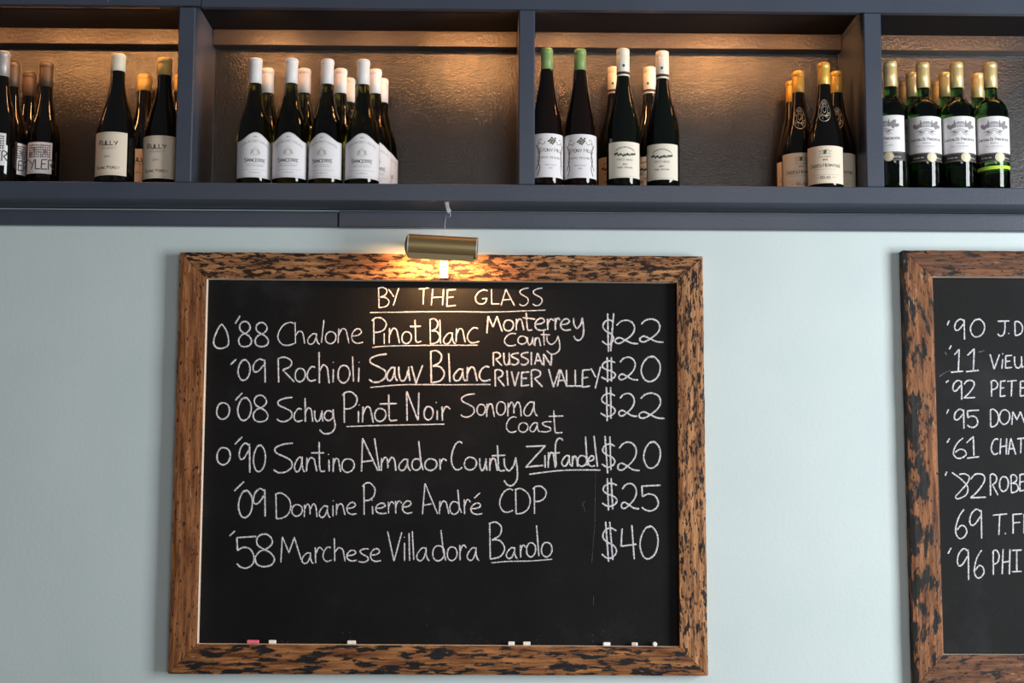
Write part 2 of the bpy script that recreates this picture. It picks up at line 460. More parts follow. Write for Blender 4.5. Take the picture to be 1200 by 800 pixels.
# ------------------------------------------------------------------ chalkboards
YF, YBD = -.035, -.008
def rail(name, o0, o1, i0, i1, mat, side_mat, parent, off, seed, inner_sign):
    """mitred rail between the outer line o0-o1 and the inner line i0-i1 (x, z)"""
    o0, o1, i0, i1 = map(Vector, (o0, o1, i0, i1))
    ln = (o1-o0).length
    nu, nv = 90, 7
    vs = []; fs = []; mi = []; gp = []
    rnd = random.Random(seed)
    ph = [rnd.uniform(0, 6.3) for _ in range(6)]
    def wob(t, k): return (math.sin(t*31+ph[k])*.4+math.sin(t*83+ph[k+1])*.35+math.sin(t*190+ph[k+2])*.25)
    for i in range(nu+1):
        u = i/nu
        a = o0.lerp(o1, u); b = i0.lerp(i1, u)
        for j in range(nv+3):
            if j == 0: v, y = 0, -.0
            elif j == nv+2: v, y = 1, YBD+.001
            else:
                v = (j-1)/nv
                y = YF + (.0022 if v in (0, 1) else 0) + (abs(math.sin(u*57+v*9+ph[0]))*math.sin(u*23+v*14+ph[3]))*.0007
            p = a.lerp(b, v)
            wv = wob(u, 0)*.0009*(1-v) if 0 < i < nu else 0
            dirn = (b-a).normalized()
            p = p + dirn*wv
            vs.append((p.x-off.x, y-off.y, p.y-off.z))
            gp.append((u*ln + seed*3.1, -.035 if j == 0 else .097 if j == nv+2 else v*.07, seed*1.7))
    M_ = nv+3
    for i in range(nu):
        for j in range(M_-1):
            k = i*M_+j
            f = (k, k+1, k+M_+1, k+M_)
            fs.append(f if inner_sign > 0 else f[::-1])
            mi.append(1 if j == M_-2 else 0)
    fs.append(tuple(range(M_))); mi.append(0)
    fs.append(tuple(nu*M_+q for q in range(M_))[::-1]); mi.append(0)
    me = mesh(name, vs, fs, mi)
    at = me.attributes.new('grain_place', 'FLOAT_VECTOR', 'POINT')
    at.data.foreach_set('vector', [c for g in gp for c in g])
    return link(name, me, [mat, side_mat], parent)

def chalkboard(loc, out, inn, mats, sides, label):
    """out / inn: corners tl, tr, br, bl as (x, z)"""
    e = empty('chalkboard', loc)
    tag(e, label, 'chalkboard')
    off = Vector(loc)
    g = .0006
    def sh(p, dx, dz): return (p[0]+dx*g, p[1]+dz*g)
    tl, tr, br, bl = out; itl, itr, ibr, ibl = inn
    rail('frame_rail', sh(tl, 1, 0), sh(tr, -1, 0), sh(itl, 1, 0), sh(itr, -1, 0), mats[0], sides[0], e, off, 1, 1)
    rail('frame_rail', sh(tr, 0, -1), sh(br, 0, 1), sh(itr, 0, -1), sh(ibr, 0, 1), mats[1], sides[1], e, off, 2, 1)
    rail('frame_rail', sh(br, -1, 0), sh(bl, 1, 0), sh(ibr, -1, 0), sh(ibl, 1, 0), mats[2], sides[2], e, off, 3, 1)
    rail('frame_rail', sh(bl, 0, 1), sh(tl, 0, -1), sh(ibl, 0, 1), sh(itl, 0, -1), mats[3], sides[3], e, off, 4, 1)
    x0 = min(tl[0], bl[0])+.02; x1 = max(tr[0], br[0])-.02
    z0 = min(bl[1], br[1])+.02; z1 = max(tl[1], tr[1])-.02
    vs = [(x, y, z) for y in (YBD, -.001) for x, z in ((itl[0]-.004, itl[1]+.004), (itr[0]+.004, itr[1]+.004), (ibr[0]+.004, ibr[1]-.004), (ibl[0]-.004, ibl[1]-.004))]
    fs = [(0, 1, 2, 3), (7, 6, 5, 4), (0, 4, 5, 1), (1, 5, 6, 2), (2, 6, 7, 3), (3, 7, 4, 0)]
    link('slate_panel', mesh('slate_panel', [Vector(v)-off for v in vs], fs), BOARD, e)
    return e, off
def xz(x, y):
    p = atY(x, y, YF); return (p.x, p.z)
b1_loc = (-.1228, -.0001, 1.1705)
B1, off1 = chalkboard(b1_loc, [xz(211, 295), xz(823.7, 300.3), xz(829.7, 791.6), xz(196.8, 789.3)],
    [xz(242, 326), xz(793.5, 330.5), xz(797, 758), xz(230.8, 754.5)],
    (W_TOP, W_RIGHT, W_BOT, W_LEFT), (RAW_LIT, EDGE, RAW_LIT, RAW_LIT),
    'large chalkboard in a rough reclaimed wood frame listing wines BY THE GLASS')
BX = 2.2
tl = xz(1058, 293); bl = (xz(1072, 797)[0]+.0005, 1.142); itl = xz(1093, 323.5); ibl = xz(1106, 767)
B2, off2 = chalkboard((1.6, -.0001, 1.142), [tl, (BX, tl[1]), (BX, bl[1]), bl],
    [itl, (BX-.073, itl[1]), (BX-.073, ibl[1]), ibl],
    (W_B2T, W_RIGHT, W_B2T, W_B2L), (RAW_LIT, EDGE, RAW_LIT, RAW_LIT),
    'chalkboard cut off by the right edge, in a blotchy dark-stained wood frame')

def write_word(board, off, org, sc, items, width=2.25, name='chalk_word', mat=None, rough=.22, label=None):
    """items: (glyph, x0, x1, y0, y1) or a polyline, in coordinates of one enlarged view of the board"""
    lines = []
    for it in items:
        if isinstance(it[0], str): lines += glyph(*it)
        else: lines.append(cr(list(it)) if len(it) > 3 else list(it))
    vs = []; fs = []
    def place(u, v, h):
        p = atY(u, v, YBD); p.y -= .00015+.0007*h
        return p-off
    for l in lines:
        px = [(org[0]+x/sc, org[1]+y/sc) for x, y in l]
        ribbon(px, width*.82, vs, fs, place, rough, .9, 1.0)
    o = link(name, mesh(name, vs, fs), mat or CHALK, board)
    if label: o['label'] = label
    return o
A_ = ((240, 330), 5.714); B_ = ((420, 330), 5.714); C_ = ((600, 330), 5.714); D_ = ((240, 450), 5.714)
E_ = ((420, 450), 5.714); F_ = ((600, 450), 5.714); G_ = ((240, 550), 5.714); H_ = ((420, 550), 5.714)
Q_ = ((550, 360), 7.059); K_ = ((600, 550), 5.0); R_ = ((1090, 360), 4.709); T_ = ((1090, 520), 4.709)
def w1(v, items, **kw): return write_word(B1, off1, v[0], v[1], items, **kw)
def w2(v, items, **kw): return write_word(B2, off2, v[0], v[1], items, width=2.0, **kw)
TH = dict(width=1.7)
w1(B_, [('B', 130, 205, 38, 175), ('Y', 203, 270, 42, 160)], **TH)
w1(B_, [('T', 403, 475, 42, 152), ('H', 488, 570, 50, 158), ('E', 590, 652, 52, 165)], **TH)
w1(B_, [('G', 783, 865, 55, 150), ('L', 888, 945, 50, 152), ('A', 955, 1045, 50, 160), ('S', 1078, 1140, 42, 160), ('S', 1168, 1233, 42, 160)], **TH)
w1(B_, [[(75, 207), (400, 202), (640, 200), (900, 203), (1253, 190)]], name='chalk_underline', width=1.5)
w1(A_, [('Q', 60, 158, 288, 445)])
w1(A_, [[(236, 228), (203, 280)], ('8', 225, 312, 265, 435), ('8', 335, 425, 272, 435)])
w1(A_, [('C', 488, 600, 272, 425), ('h', 598, 668, 270, 415), ('a', 688, 768, 345, 420), [(797, 255), (780, 410)], ('o', 808, 878, 335, 415), ('n', 890, 965, 312, 412), ('e', 980, 1060, 315, 412)], width=1.9)
w1(B_, [('P', 90, 185, 240, 418), [(172, 345), (173, 418)], [(177, 309), (181, 313)], ('n', 203, 275, 310, 412), ('o', 292, 355, 335, 415), [(378, 255), (382, 330), (384, 390), (395, 405), (422, 398)], [(345, 300), (418, 298)]], width=2.0)
w1(B_, [('B', 475, 545, 248, 418), [(545, 255), (550, 415)], ('a', 570, 650, 340, 418), ('n', 652, 715, 312, 405), ('c', 728, 810, 310, 410)], width=1.9)
w1(B_, [[(95, 440), (200, 431), (500, 426), (650, 426), (800, 425)]], name='chalk_underline', width=1.5)
w1(Q_, [('M', 145, 272, 72, 215), ('o', 285, 365, 105, 195), ('n', 385, 450, 95, 190), [(470, 45), (475, 120), (480, 175), (492, 190), (520, 186)], [(440, 85), (545, 98)], ('e', 540, 635, 90, 190), ('r', 640, 700, 95, 188), ('r', 705, 750, 88, 188), ('e', 752, 840, 95, 190), ('y', 862, 945, 85, 270)], width=2.2)
w1(Q_, [('C', 290, 385, 215, 318), ('o', 403, 475, 238, 305), ('u', 482, 530, 245, 310), ('n', 540, 590, 250, 320), [(615, 195), (619, 315)], [(590, 225), (668, 228)], ('y', 640, 748, 235, 385)], width=1.9)
w1(C_, [('$', 603, 680, 255, 420), [(640, 212), (645, 470)], [(680, 210), (660, 465)], ('2', 690, 845, 258, 415), ('2', 855, 1015, 250, 405)])
w1(A_, [[(210, 518), (172, 555)], ('0', 222, 302, 522, 660), ('9', 322, 405, 518, 675)])
w1(A_, [('R', 487, 600, 505, 675), ('o', 605, 672, 580, 670), ('c', 683, 745, 570, 665), ('h', 758, 832, 470, 680), [(860, 585), (858, 675)], [(857, 540), (863, 537)], ('o', 892, 970, 560, 678), [(988, 500), (995, 668)], [(1032, 575), (1028, 672)], [(1030, 540), (1036, 537)]])
w1(B_, [('S', 70, 190, 485, 672), ('a', 190, 262, 570, 664), ('u', 270, 345, 568, 665), ('v', 355, 430, 558, 680)], width=2.4)
w1(B_, [('B', 478, 575, 462, 678), [(605, 480), (612, 672)], ('a', 638, 720, 582, 665), ('n', 725, 795, 570, 665), ('c', 808, 885, 568, 665)], width=2.4)
w1(B_, [[(78, 708), (300, 690), (600, 690), (885, 688)]], name='chalk_underline', width=1.7)
w1(Q_, [('R', 195, 270, 372, 485), ('U', 285, 335, 375, 478), ('S', 345, 410, 378, 475), ('S', 425, 490, 372, 475), [(513, 370), (513, 478)], ('A', 540, 605, 378, 475), ('N', 612, 685, 385, 482)])
w1(Q_, [('R', 210, 290, 515, 655), [(310, 520), (320, 648)], ('V', 348, 410, 530, 650), ('E', 427, 495, 535, 650), ('R', 510, 605, 515, 660)])
w1(Q_, [('V', 655, 745, 510, 658), ('A', 728, 805, 515, 655), ('L', 800, 870, 515, 655), ('L', 872, 935, 515, 655), ('E', 930, 1000, 515, 660), ('Y', 1005, 1085, 490, 670)])
w1(C_, [('$', 597, 692, 530, 655), [(637, 503), (640, 672)], [(665, 505), (665, 668)], ('2', 715, 845, 505, 658), ('0', 865, 992, 500, 668)])
w1(D_, [('o', 80, 165, 125, 235)])
w1(D_, [[(252, 57), (203, 108)], ('0', 220, 310, 90, 243), ('8', 322, 422, 73, 252)])
w1(D_, [('S', 482, 588, 88, 250), ('c', 595, 655, 165, 250), ('h', 666, 722, 92, 252), ('u', 735, 790, 175, 250), ('o', 800, 858, 178, 244), [(858, 168), (862, 220), (872, 280), (850, 322), (800, 332), (768, 305)]])
w1(D_, [('P', 920, 1018, 50, 258), [(1028, 180), (1028, 258)], [(1030, 141), (1036, 138)], ('n', 1053, 1128, 150, 258), ('o', 1138, 1212, 163, 250), [(1231, 68), (1233, 180), (1236, 235), (1255, 245), (1288, 240)], [(1171, 133), (1286, 130)]])
w1(E_, [('N', 320, 410, 48, 245), ('o', 440, 500, 150, 240), [(527, 175), (527, 240)], [(518, 124), (524, 121)], ('r', 553, 615, 150, 245)])
w1(D_, [[(948, 284), (1200, 276), (1400, 272), (1606, 268)]], name='chalk_underline', width=1.7)
w1(E_, [('S', 685, 780, 65, 220), ('o', 795, 850, 135, 208), ('n', 857, 910, 130, 220), ('o', 925, 985, 118, 208), ('m', 1000, 1090, 120, 215), ('a', 1108, 1200, 115, 215)], width=2.0)
w1(E_, [('C', 990, 1058, 218, 322), ('o', 1073, 1135, 258, 322), ('a', 1148, 1215, 255, 320), ('s', 1220, 1293, 250, 320), [(1308, 175), (1312, 260), (1318, 318), (1335, 326), (1366, 324)], [(1275, 215), (1373, 213)]], width=1.9)
w1(F_, [('$', 593, 690, 62, 215), [(632, 18), (637, 248)], [(660, 18), (662, 232)], ('2', 715, 838, 62, 215), ('2', 850, 1022, 60, 230)])
w1(D_, [('o', 82, 170, 425, 540)])
w1(D_, [[(250, 352), (200, 403)], ('9', 230, 302, 395, 592), ('0', 325, 405, 408, 585)])
w1(D_, [('S', 460, 590, 395, 592), ('a', 600, 668, 485, 588), ('n', 678, 750, 490, 585), [(765, 385), (766, 500), (769, 560), (780, 583), (806, 582)], [(713, 460), (800, 460)], [(830, 505), (832, 585)], [(825, 471), (831, 468)], ('n', 857, 908, 495, 588), ('o', 918, 1000, 500, 590)])
w1(E_, [[(27, 362), (20, 585)], [(27, 362), (130, 580)], [(25, 520), (105, 510)], [(107, 362), (140, 580)], ('m', 152, 250, 490, 580), ('a', 270, 350, 500, 580), ('o', 358, 420, 500, 576), [(403, 380), (418, 520), (432, 575)], ('o', 445, 525, 500, 578), ('r', 540, 590, 500, 575)])
w1(E_, [('C', 622, 695, 385, 572), ('o', 710, 790, 490, 575), ('u', 812, 860, 495, 578), ('n', 877, 930, 495, 580), [(930, 410), (935, 500), (938, 560), (950, 580), (982, 576)], [(893, 480), (985, 475)], ('y', 975, 1065, 490, 678)])
w1(F_, [('Z', 92, 222, 412, 555), [(220, 475), (222, 560)], ('n', 240, 290, 455, 560), [(340, 378), (325, 362), (303, 372), (290, 420), (296, 550)], [(268, 465), (320, 458)], ('a', 333, 400, 475, 550), ('n', 402, 440, 480, 553), ('o', 440, 500, 478, 550), [(492, 350), (503, 545)], ('e', 508, 555, 480, 550), [(548, 345), (572, 552)]])
w1(F_, [[(115, 603), (300, 580), (450, 574), (592, 575)]], name='chalk_underline', width=1.9)
w1(F_, [('$', 600, 688, 400, 555), [(622, 345), (640, 598)], [(655, 350), (662, 578)], ('2', 708, 855, 388, 578), ('0', 882, 993, 385, 562)])
w1(G_, [[(262, 80), (197, 143)], ('0', 225, 318, 140, 322), ('9', 325, 405, 128, 315)])
w1(G_, [('D', 470, 575, 158, 330), ('o', 583, 652, 235, 312), ('m', 665, 750, 230, 318), ('a', 765, 840, 240, 322), [(857, 240), (858, 315)], [(857, 210), (863, 207)], ('n', 878, 938, 228, 305), ('e', 948, 1018, 220, 300)], width=2.0)
w1(H_, [('P', 26, 110, 88, 303), [(93, 245), (95, 300)], [(88, 207), (94, 204)], ('e', 112, 190, 225, 295), ('r', 195, 238, 215, 295), ('r', 243, 290, 210, 295), ('e', 292, 362, 210, 293)], width=2.0)
w1(H_, [[(445, 93), (428, 300)], [(445, 93), (530, 298)], [(430, 240), (490, 230)], ('n', 540, 605, 210, 298), ('o', 612, 675, 215, 300), [(665, 135), (675, 250), (690, 290)], ('r', 703, 750, 200, 298), ('e', 750, 830, 225, 300), [(815, 155), (775, 192)]], width=2.0)
w1(H_, [('C', 945, 1035, 130, 285), ('D', 1047, 1150, 128, 297), ('P', 1166, 1256, 110, 297)], width=2.0)
w1(K_, [('$', 527, 615, 80, 215), [(558, 50), (565, 240)], [(580, 50), (590, 235)], ('2', 640, 745, 82, 230), ('5', 757, 870, 88, 242)])
w1(G_, [[(202, 410), (165, 445)], ('5', 210, 345, 443, 660), ('8', 335, 465, 430, 650)])
w1(G_, [('M', 508, 645, 450, 622), ('a', 650, 727, 555, 630), ('r', 733, 790, 520, 628), ('c', 790, 850, 520, 615), ('h', 860, 938, 458, 615), ('e', 948, 1020, 540, 612), ('s', 1028, 1098, 530, 620), ('e', 1106, 1180, 530, 615)], width=2.0)
w1(H_, [('V', 195, 290, 415, 612), [(308, 490), (308, 612)], [(305, 455), (309, 452)], [(338, 425), (342, 610)], [(360, 412), (370, 605)], ('a', 390, 475, 520, 612), ('o', 498, 575, 510, 612), [(552, 405), (568, 550), (585, 610)], ('o', 595, 660, 518, 610), ('r', 673, 722, 505, 608), ('a', 728, 808, 520, 610)], width=2.0)
w1(H_, [('B', 872, 978, 352, 600), ('a', 990, 1065, 520, 597), ('r', 1080, 1120, 505, 590), ('o', 1126, 1186, 490, 585), [(1192, 372), (1208, 580)], ('o', 1226, 1296, 488, 585)], width=2.1)
w1(H_, [[(888, 625), (1000, 615), (1150, 612), (1297, 600)]], name='chalk_underline', width=1.6)
w1(K_, [('$', 525, 612, 342, 520), [(548, 305), (565, 540)], [(572, 305), (590, 530)], ('4', 635, 730, 325, 525), ('0', 750, 855, 332, 523)])
w1(K_, [[(490, 0), (487, 150), (484, 330), (478, 400), (467, 550)], [(478, 740), (476, 800)]], name='chalk_scratch', width=.7, mat=CHALK_FAINT, label='faint vertical chalk scratch')
w1(K_, [[(410, 190), (430, 250)], [(432, 180), (405, 215)]], name='chalk_scratch', width=.6, mat=CHALK_FAINT)
# chalk dust specks above the ledge
rr = random.Random(3)
w1(((0, 0), 1.0), [[(x, y), (x+rr.uniform(.6, 2), y+rr.uniform(-1, 1))] for x, y in [(rr.uniform(250, 780), 752-abs(rr.gauss(0, 6))) for _ in range(34)]], name='chalk_dust', width=.8, mat=CHALK_FAINT)['kind'] = 'stuff'

# second board
w2(R_, [[(105, 73), (93, 100)], ('9', 135, 190, 65, 178), ('0', 222, 300, 65, 163)])
w2(R_, [('J', 372, 437, 75, 158), [(430, 143), (437, 147)], ('D', 465, 510, 78, 155)])
w2(R_, [[(116, 210), (105, 232)], [(133, 262), (160, 232), (155, 355)], [(113, 358), (182, 352)], [(205, 265), (243, 228), (238, 345)], [(197, 355), (268, 347)]])
w2(R_, [('V', 330, 382, 258, 340), [(400, 285), (395, 340)], [(397, 258), (403, 255)], ('E', 413, 452, 265, 335), ('U', 465, 508, 270, 335), [(514, 325), (520, 329)]])
for _s in ([(50, 382), (85, 358), (110, 348)], [(262, 248), (298, 240)], [(80, 245), (92, 262)]): w2(R_, [_s], name='chalk_smear', mat=CHALK_FAINT)
w2(R_, [[(102, 403), (86, 415)], ('9', 125, 175, 403, 510), ('Z2', 185, 248, 403, 502)])
w2(R_, [('P', 333, 372, 403, 492), ('E', 385, 417, 405, 492), ('T', 425, 478, 403, 492), ('E', 495, 530, 405, 490)])
w2(R_, [[(102, 562), (90, 588)], ('9', 133, 187, 562, 670), ('5', 203, 270, 565, 662)])
w2(R_, [('D', 330, 377, 562, 660), ('O', 383, 439, 565, 645), ('M', 450, 522, 575, 648)])
w2(R_, [[(107, 722), (92, 748)], ('6', 128, 200, 720, 832), [(200, 748), (238, 712), (241, 820)], [(203, 832), (270, 824)]])
w2(R_, [('C', 337, 375, 725, 810), ('H', 385, 422, 722, 812), ('A', 430, 472, 722, 812), ('T', 480, 525, 720, 805)])
w2(T_, [[(92, 152), (83, 175)], [(120, 158), (165, 190), (205, 235), (200, 278), (155, 303), (140, 290), (165, 262), (205, 215), (215, 182), (190, 165), (158, 168)], ('Z2', 222, 308, 165, 300)])
w2(T_, [('R', 330, 374, 165, 285), ('O', 383, 431, 180, 262), ('B', 443, 486, 170, 270), ('E', 492, 525, 165, 260)])
w2(T_, [('6', 140, 203, 360, 520), ('9', 218, 285, 360, 522)])
w2(T_, [('T', 345, 425, 386, 502), [(411, 492), (418, 495)], ('F', 452, 508, 385, 495), [(518, 385), (518, 495)]])
w2(T_, [[(116, 572), (98, 605)], ('9', 150, 213, 578, 750), ('6', 243, 298, 585, 738)])
w2(T_, [('P', 343, 380, 585, 722), ('H', 397, 440, 580, 720), ('Iserif', 450, 505, 585, 705)])

# ------------------------------------------------------------------ lathes
def lathe(prof, n=28):
    vs = []; fs = []
    ring = []
    for r, z in prof:
        if r < 1e-6:
            ring.append([len(vs)]); vs.append((0, 0, z))
        else:
            ring.append(list(range(len(vs), len(vs)+n)))
            vs += [(r*math.cos(2*math.pi*k/n), r*math.sin(2*math.pi*k/n), z) for k in range(n)]
    for a, b in zip(ring[:-1], ring[1:]):
        for k in range(n):
            k2 = (k+1) % n
            if len(a) == 1 and len(b) == 1: continue
            if len(a) == 1: fs.append((a[0], b[k2], b[k]))
            elif len(b) == 1: fs.append((a[k], a[k2], b[0]))
            else: fs.append((a[k], a[k2], b[k2], b[k]))
    return vs, fs
def prof_r(prof, z):
    best = prof[0][0]
    for (r0, z0), (r1, z1) in zip(prof[:-1], prof[1:]):
        if z0 <= z <= z1 and z1 > z0:
            best = max(r0+(r1-r0)*(z-z0)/(z1-z0), 0)
    return best
KIND = {
 'shield': dict(H=.3305, prof=[(0, .006), (.028, .003), (.040, 0), (.0438, .005), (.0438, .108), (.0432, .124), (.0412, .142), (.036, .168), (.0300, .185), (.0245, .203), (.0203, .226), (.0172, .245), (.0155, .264), (.015, .325), (0, .326)], cap=(.0167, .264)),
 'square': dict(H=.343, prof=[(0, .006), (.028, .003), (.039, 0), (.0430, .005), (.0430, .125), (.0425, .142), (.0400, .160), (.035, .184), (.0285, .205), (.0228, .228), (.0185, .252), (.0165, .275), (.016, .337), (0, .338)], cap=(.0175, .277)),
 'buff': dict(H=.3387, prof=[(0, .006), (.03, .003), (.044, 0), (.0485, .005), (.0485, .125), (.047, .144), (.0425, .165), (.0355, .19), (.0285, .213), (.0225, .237), (.0188, .262), (.0172, .292), (.017, .333), (0, .334)], cap=(.0187, .2927)),
 'slim': dict(H=.3636, prof=[(0, .006), (.026, .003), (.037, 0), (.0415, .005), (.0415, .128), (.0400, .148), (.036, .18), (.0312, .205), (.026, .231), (.0215, .257), (.0178, .284), (.0150, .308), (.0142, .358), (0, .359)], cap=(.0153, .3066)),
 'screw': dict(H=.363, prof=[(0, .006), (.026, .003), (.038, 0), (.0425, .005), (.0425, .140), (.0415, .158), (.038, .182), (.0318, .207), (.0252, .231), (.0200, .256), (.0168, .278), (.0155, .294), (.0150, .357), (0, .358)], cap=(.0168, .290)),
 'crest': dict(H=.3314, prof=[(0, .006), (.028, .003), (.040, 0), (.0450, .005), (.0450, .106), (.0440, .124), (.0410, .144), (.0352, .170), (.0290, .192), (.0232, .214), (.0190, .238), (.0160, .262), (.0145, .325), (0, .326)], cap=(.0158, .262)),
 'castle': dict(H=.3362, prof=[(0, .006), (.028, .003), (.0380, 0), (.0419, .005), (.0419, .190), (.0408, .205), (.0368, .219), (.0285, .2315), (.0195, .239), (.0165, .244), (.0155, .252), (.0152, .330), (0, .331)], cap=(.0172, .268)),
}
def smooth_prof(p):
    body = [q for q in p[4:-2]]
    out = p[:4]+cr(body, 3)+p[-2:]
    return out
MC = {}
def glass_mesh(kind):
    if ('g', kind) not in MC:
        vs, fs = lathe(smooth_prof(KIND[kind]['prof']))
        MC['g', kind] = mesh('bottle_body', vs, fs, smooth=True)
        MC['g', kind].materials.append({'shield': G_OLIVE, 'square': G_DARK, 'buff': G_DARK, 'slim': G_BROWN, 'screw': G_BLKGREEN, 'crest': G_DARK, 'castle': G_GREEN}[kind])
    return MC['g', kind]
def cap_mesh(kind, mat, top=None, band=None):
    key = ('c', kind, mat.name)
    if key not in MC:
        r, z0 = KIND[kind]['cap']; H = KIND[kind]['H']
        i = .0004
        if kind == 'screw':
            p = [(r-.0012, z0), (r, z0+.0003), (r, z0+.004), (r, z0+.0105), (r, z0+.011), (r-.0006, z0+.0115), (r-.0006, z0+.013), (r, z0+.0135), (r, H-.018), (r-.0004, H-.0175), (r, H-.017), (r, H-.002), (r-.002, H), (0, H)]
            band = (2, 3)
        else:
            p = [(r-.0012, z0), (r, z0+.0004), (r-.0002, (z0+H)/2), (r-.0006, H-.016), (r-.0007, H-.0148), (r+.0004, H-.0138), (r+.0004, H-.006), (r-.0002, H-.0045), (r-.0008, H-.002), (r-.003, H-.0003), (0, H)]
            if kind in ('castle', 'crest'): band = (8, 9, 10) if kind == 'castle' else (9,)
        n = 28
        vs, fs = lathe(p, n)
        mi = []
        for q in range(len(p)-1): mi += [1 if (band and q in band) else 0]*n
        me = mesh('capsule', vs, fs, mi, smooth=True)
        me.materials.append(mat); me.materials.append(top or mat)
        MC[key] = me
    return MC[key]
def wrap(kind, eps):
    pr = KIND[kind]['prof']; R = max(r for r, z in pr)
    def f(u, v, h=0):          # u along the girth, v height, both in metres
        r = prof_r(pr, v)+eps+h*.00012
        a = u/R-math.pi/2
        return Vector((r*math.cos(a), r*math.sin(a), v))
    return f, R
def patch(kind, half, z0, z1, eps=.0005, peak=0.0, nu=24, nv=6):
    f, R = wrap(kind, eps); fi, _ = wrap(kind, .0001)
    vs = []; fs = []
    for j in range(nv+1):
        for i in range(nu+1):
            s = i/nu*2-1
            top = z1+peak*(math.cos(min(abs(s)*1.25, 1)*math.pi)*.5+.5) if peak else z1
            vs.append(f(s*half*R, z0+(top-z0)*j/nv))
    for j in range(nv):
        for i in range(nu):
            k = j*(nu+1)+i
            fs.append((k, k+1, k+nu+2, k+nu+1))
    # thin edge down to the glass
    loop = [i for i in range(nu+1)]+[j*(nu+1)+nu for j in range(1, nv+1)]+[nv*(nu+1)+i for i in range(nu-1, -1, -1)]+[j*(nu+1) for j in range(nv-1, 0, -1)]
    b = len(vs)
    for k in loop:
        v = vs[k]; r = math.hypot(v.x, v.y); vs.append(Vector((v.x*(r-.0004)/r, v.y*(r-.0004)/r, v.z)))
    for q in range(len(loop)):
        q2 = (q+1) % len(loop)
        fs.append((loop[q], b+q, b+q2, loop[q2]))
    return vs, fs
class Print:
    def __init__(s, kind, eps=.0007):
        s.f, s.R = wrap(kind, eps); s.vs = []; s.fs = []; s.mi = []; s.mats = []
    def mat(s, m_):
        if m_ not in s.mats: s.mats.append(m_)
        return s.mats.index(m_)
    def lines(s, ls, w, m_):
        n0 = len(s.fs)
        for l in ls: ribbon(l, w, s.vs, s.fs, s.f, 0, .0025, .4)
        s.mi += [s.mat(m_)]*(len(s.fs)-n0)
    def text(s, txt, cx, z, h, m_, w=None, track=1.18, cond=.72, arch=0.0, first=1.0):
        """capitals centred on cx, baseline at z, height h; arch lifts the middle"""
        W_ = {'I': .35, ' ': .55, 'M': 1.25, 'W': 1.3, 'J': .7, '-': .6, 'L': .85, '1': .6}
        widths = [W_.get(c, 1.0)*h*cond*(first if i == 0 or txt[i-1] in ' -' else 1) for i, c in enumerate(txt)]
        tot = sum(widths)*track
        x = cx-tot/2; ls = []
        for i, (c, wd) in enumerate(zip(txt, widths)):
            hh = h*(first if i == 0 or txt[i-1] in ' -' else 1)
            lift = arch*(1-((x+wd/2-cx)/(tot/2))**2) if arch else 0
            if c == '-': ls.append([(x, z+hh*.45+lift), (x+wd*.8, z+hh*.45+lift)])
            elif c != ' ':
                for g in glyph(c, 0, 1, 0, 1, 4):
                    ls.append([(x+u*wd, z+lift+hh*(1-v)) for u, v in g])
            x += wd*track
        s.lines(ls, w or h*.17, m_)
    def blob(s, cx, cz, rx, rz, m_, n=10, jag=0.0, seed=1):
        rnd = random.Random(seed); b = len(s.vs)
        js = [1+rnd.uniform(-jag, jag) for _ in range(n)]
        R_ = 4
        s.vs.append(s.f(cx, cz, 1))
        for i in range(1, R_+1):
            for k in range(n):
                a = 2*math.pi*k/n; q = js[k]*i/R_
                s.vs.append(s.f(cx+rx*q*math.cos(a), cz+rz*q*math.sin(a), 1))
        for k in range(n):
            k2 = (k+1) % n
            s.fs.append((b, b+1+k, b+1+k2)); s.mi.append(s.mat(m_))
            for i in range(R_-1):
                o_ = b+1+i*n
                s.fs.append((o_+k, o_+n+k, o_+n+k2, o_+k2)); s.mi.append(s.mat(m_))
    def mesh(s, name='label_print'):
        me = mesh(name, s.vs, s.fs, s.mi)
        for m_ in s.mats: me.materials.append(m_)
        return me
def oval(cx, cz, rx, rz, a0=0, a1=360, n=14):
    return [(cx+rx*math.cos(math.radians(a0+(a1-a0)*k/n)), cz+rz*math.sin(math.radians(a0+(a1-a0)*k/n))) for k in range(n+1)]

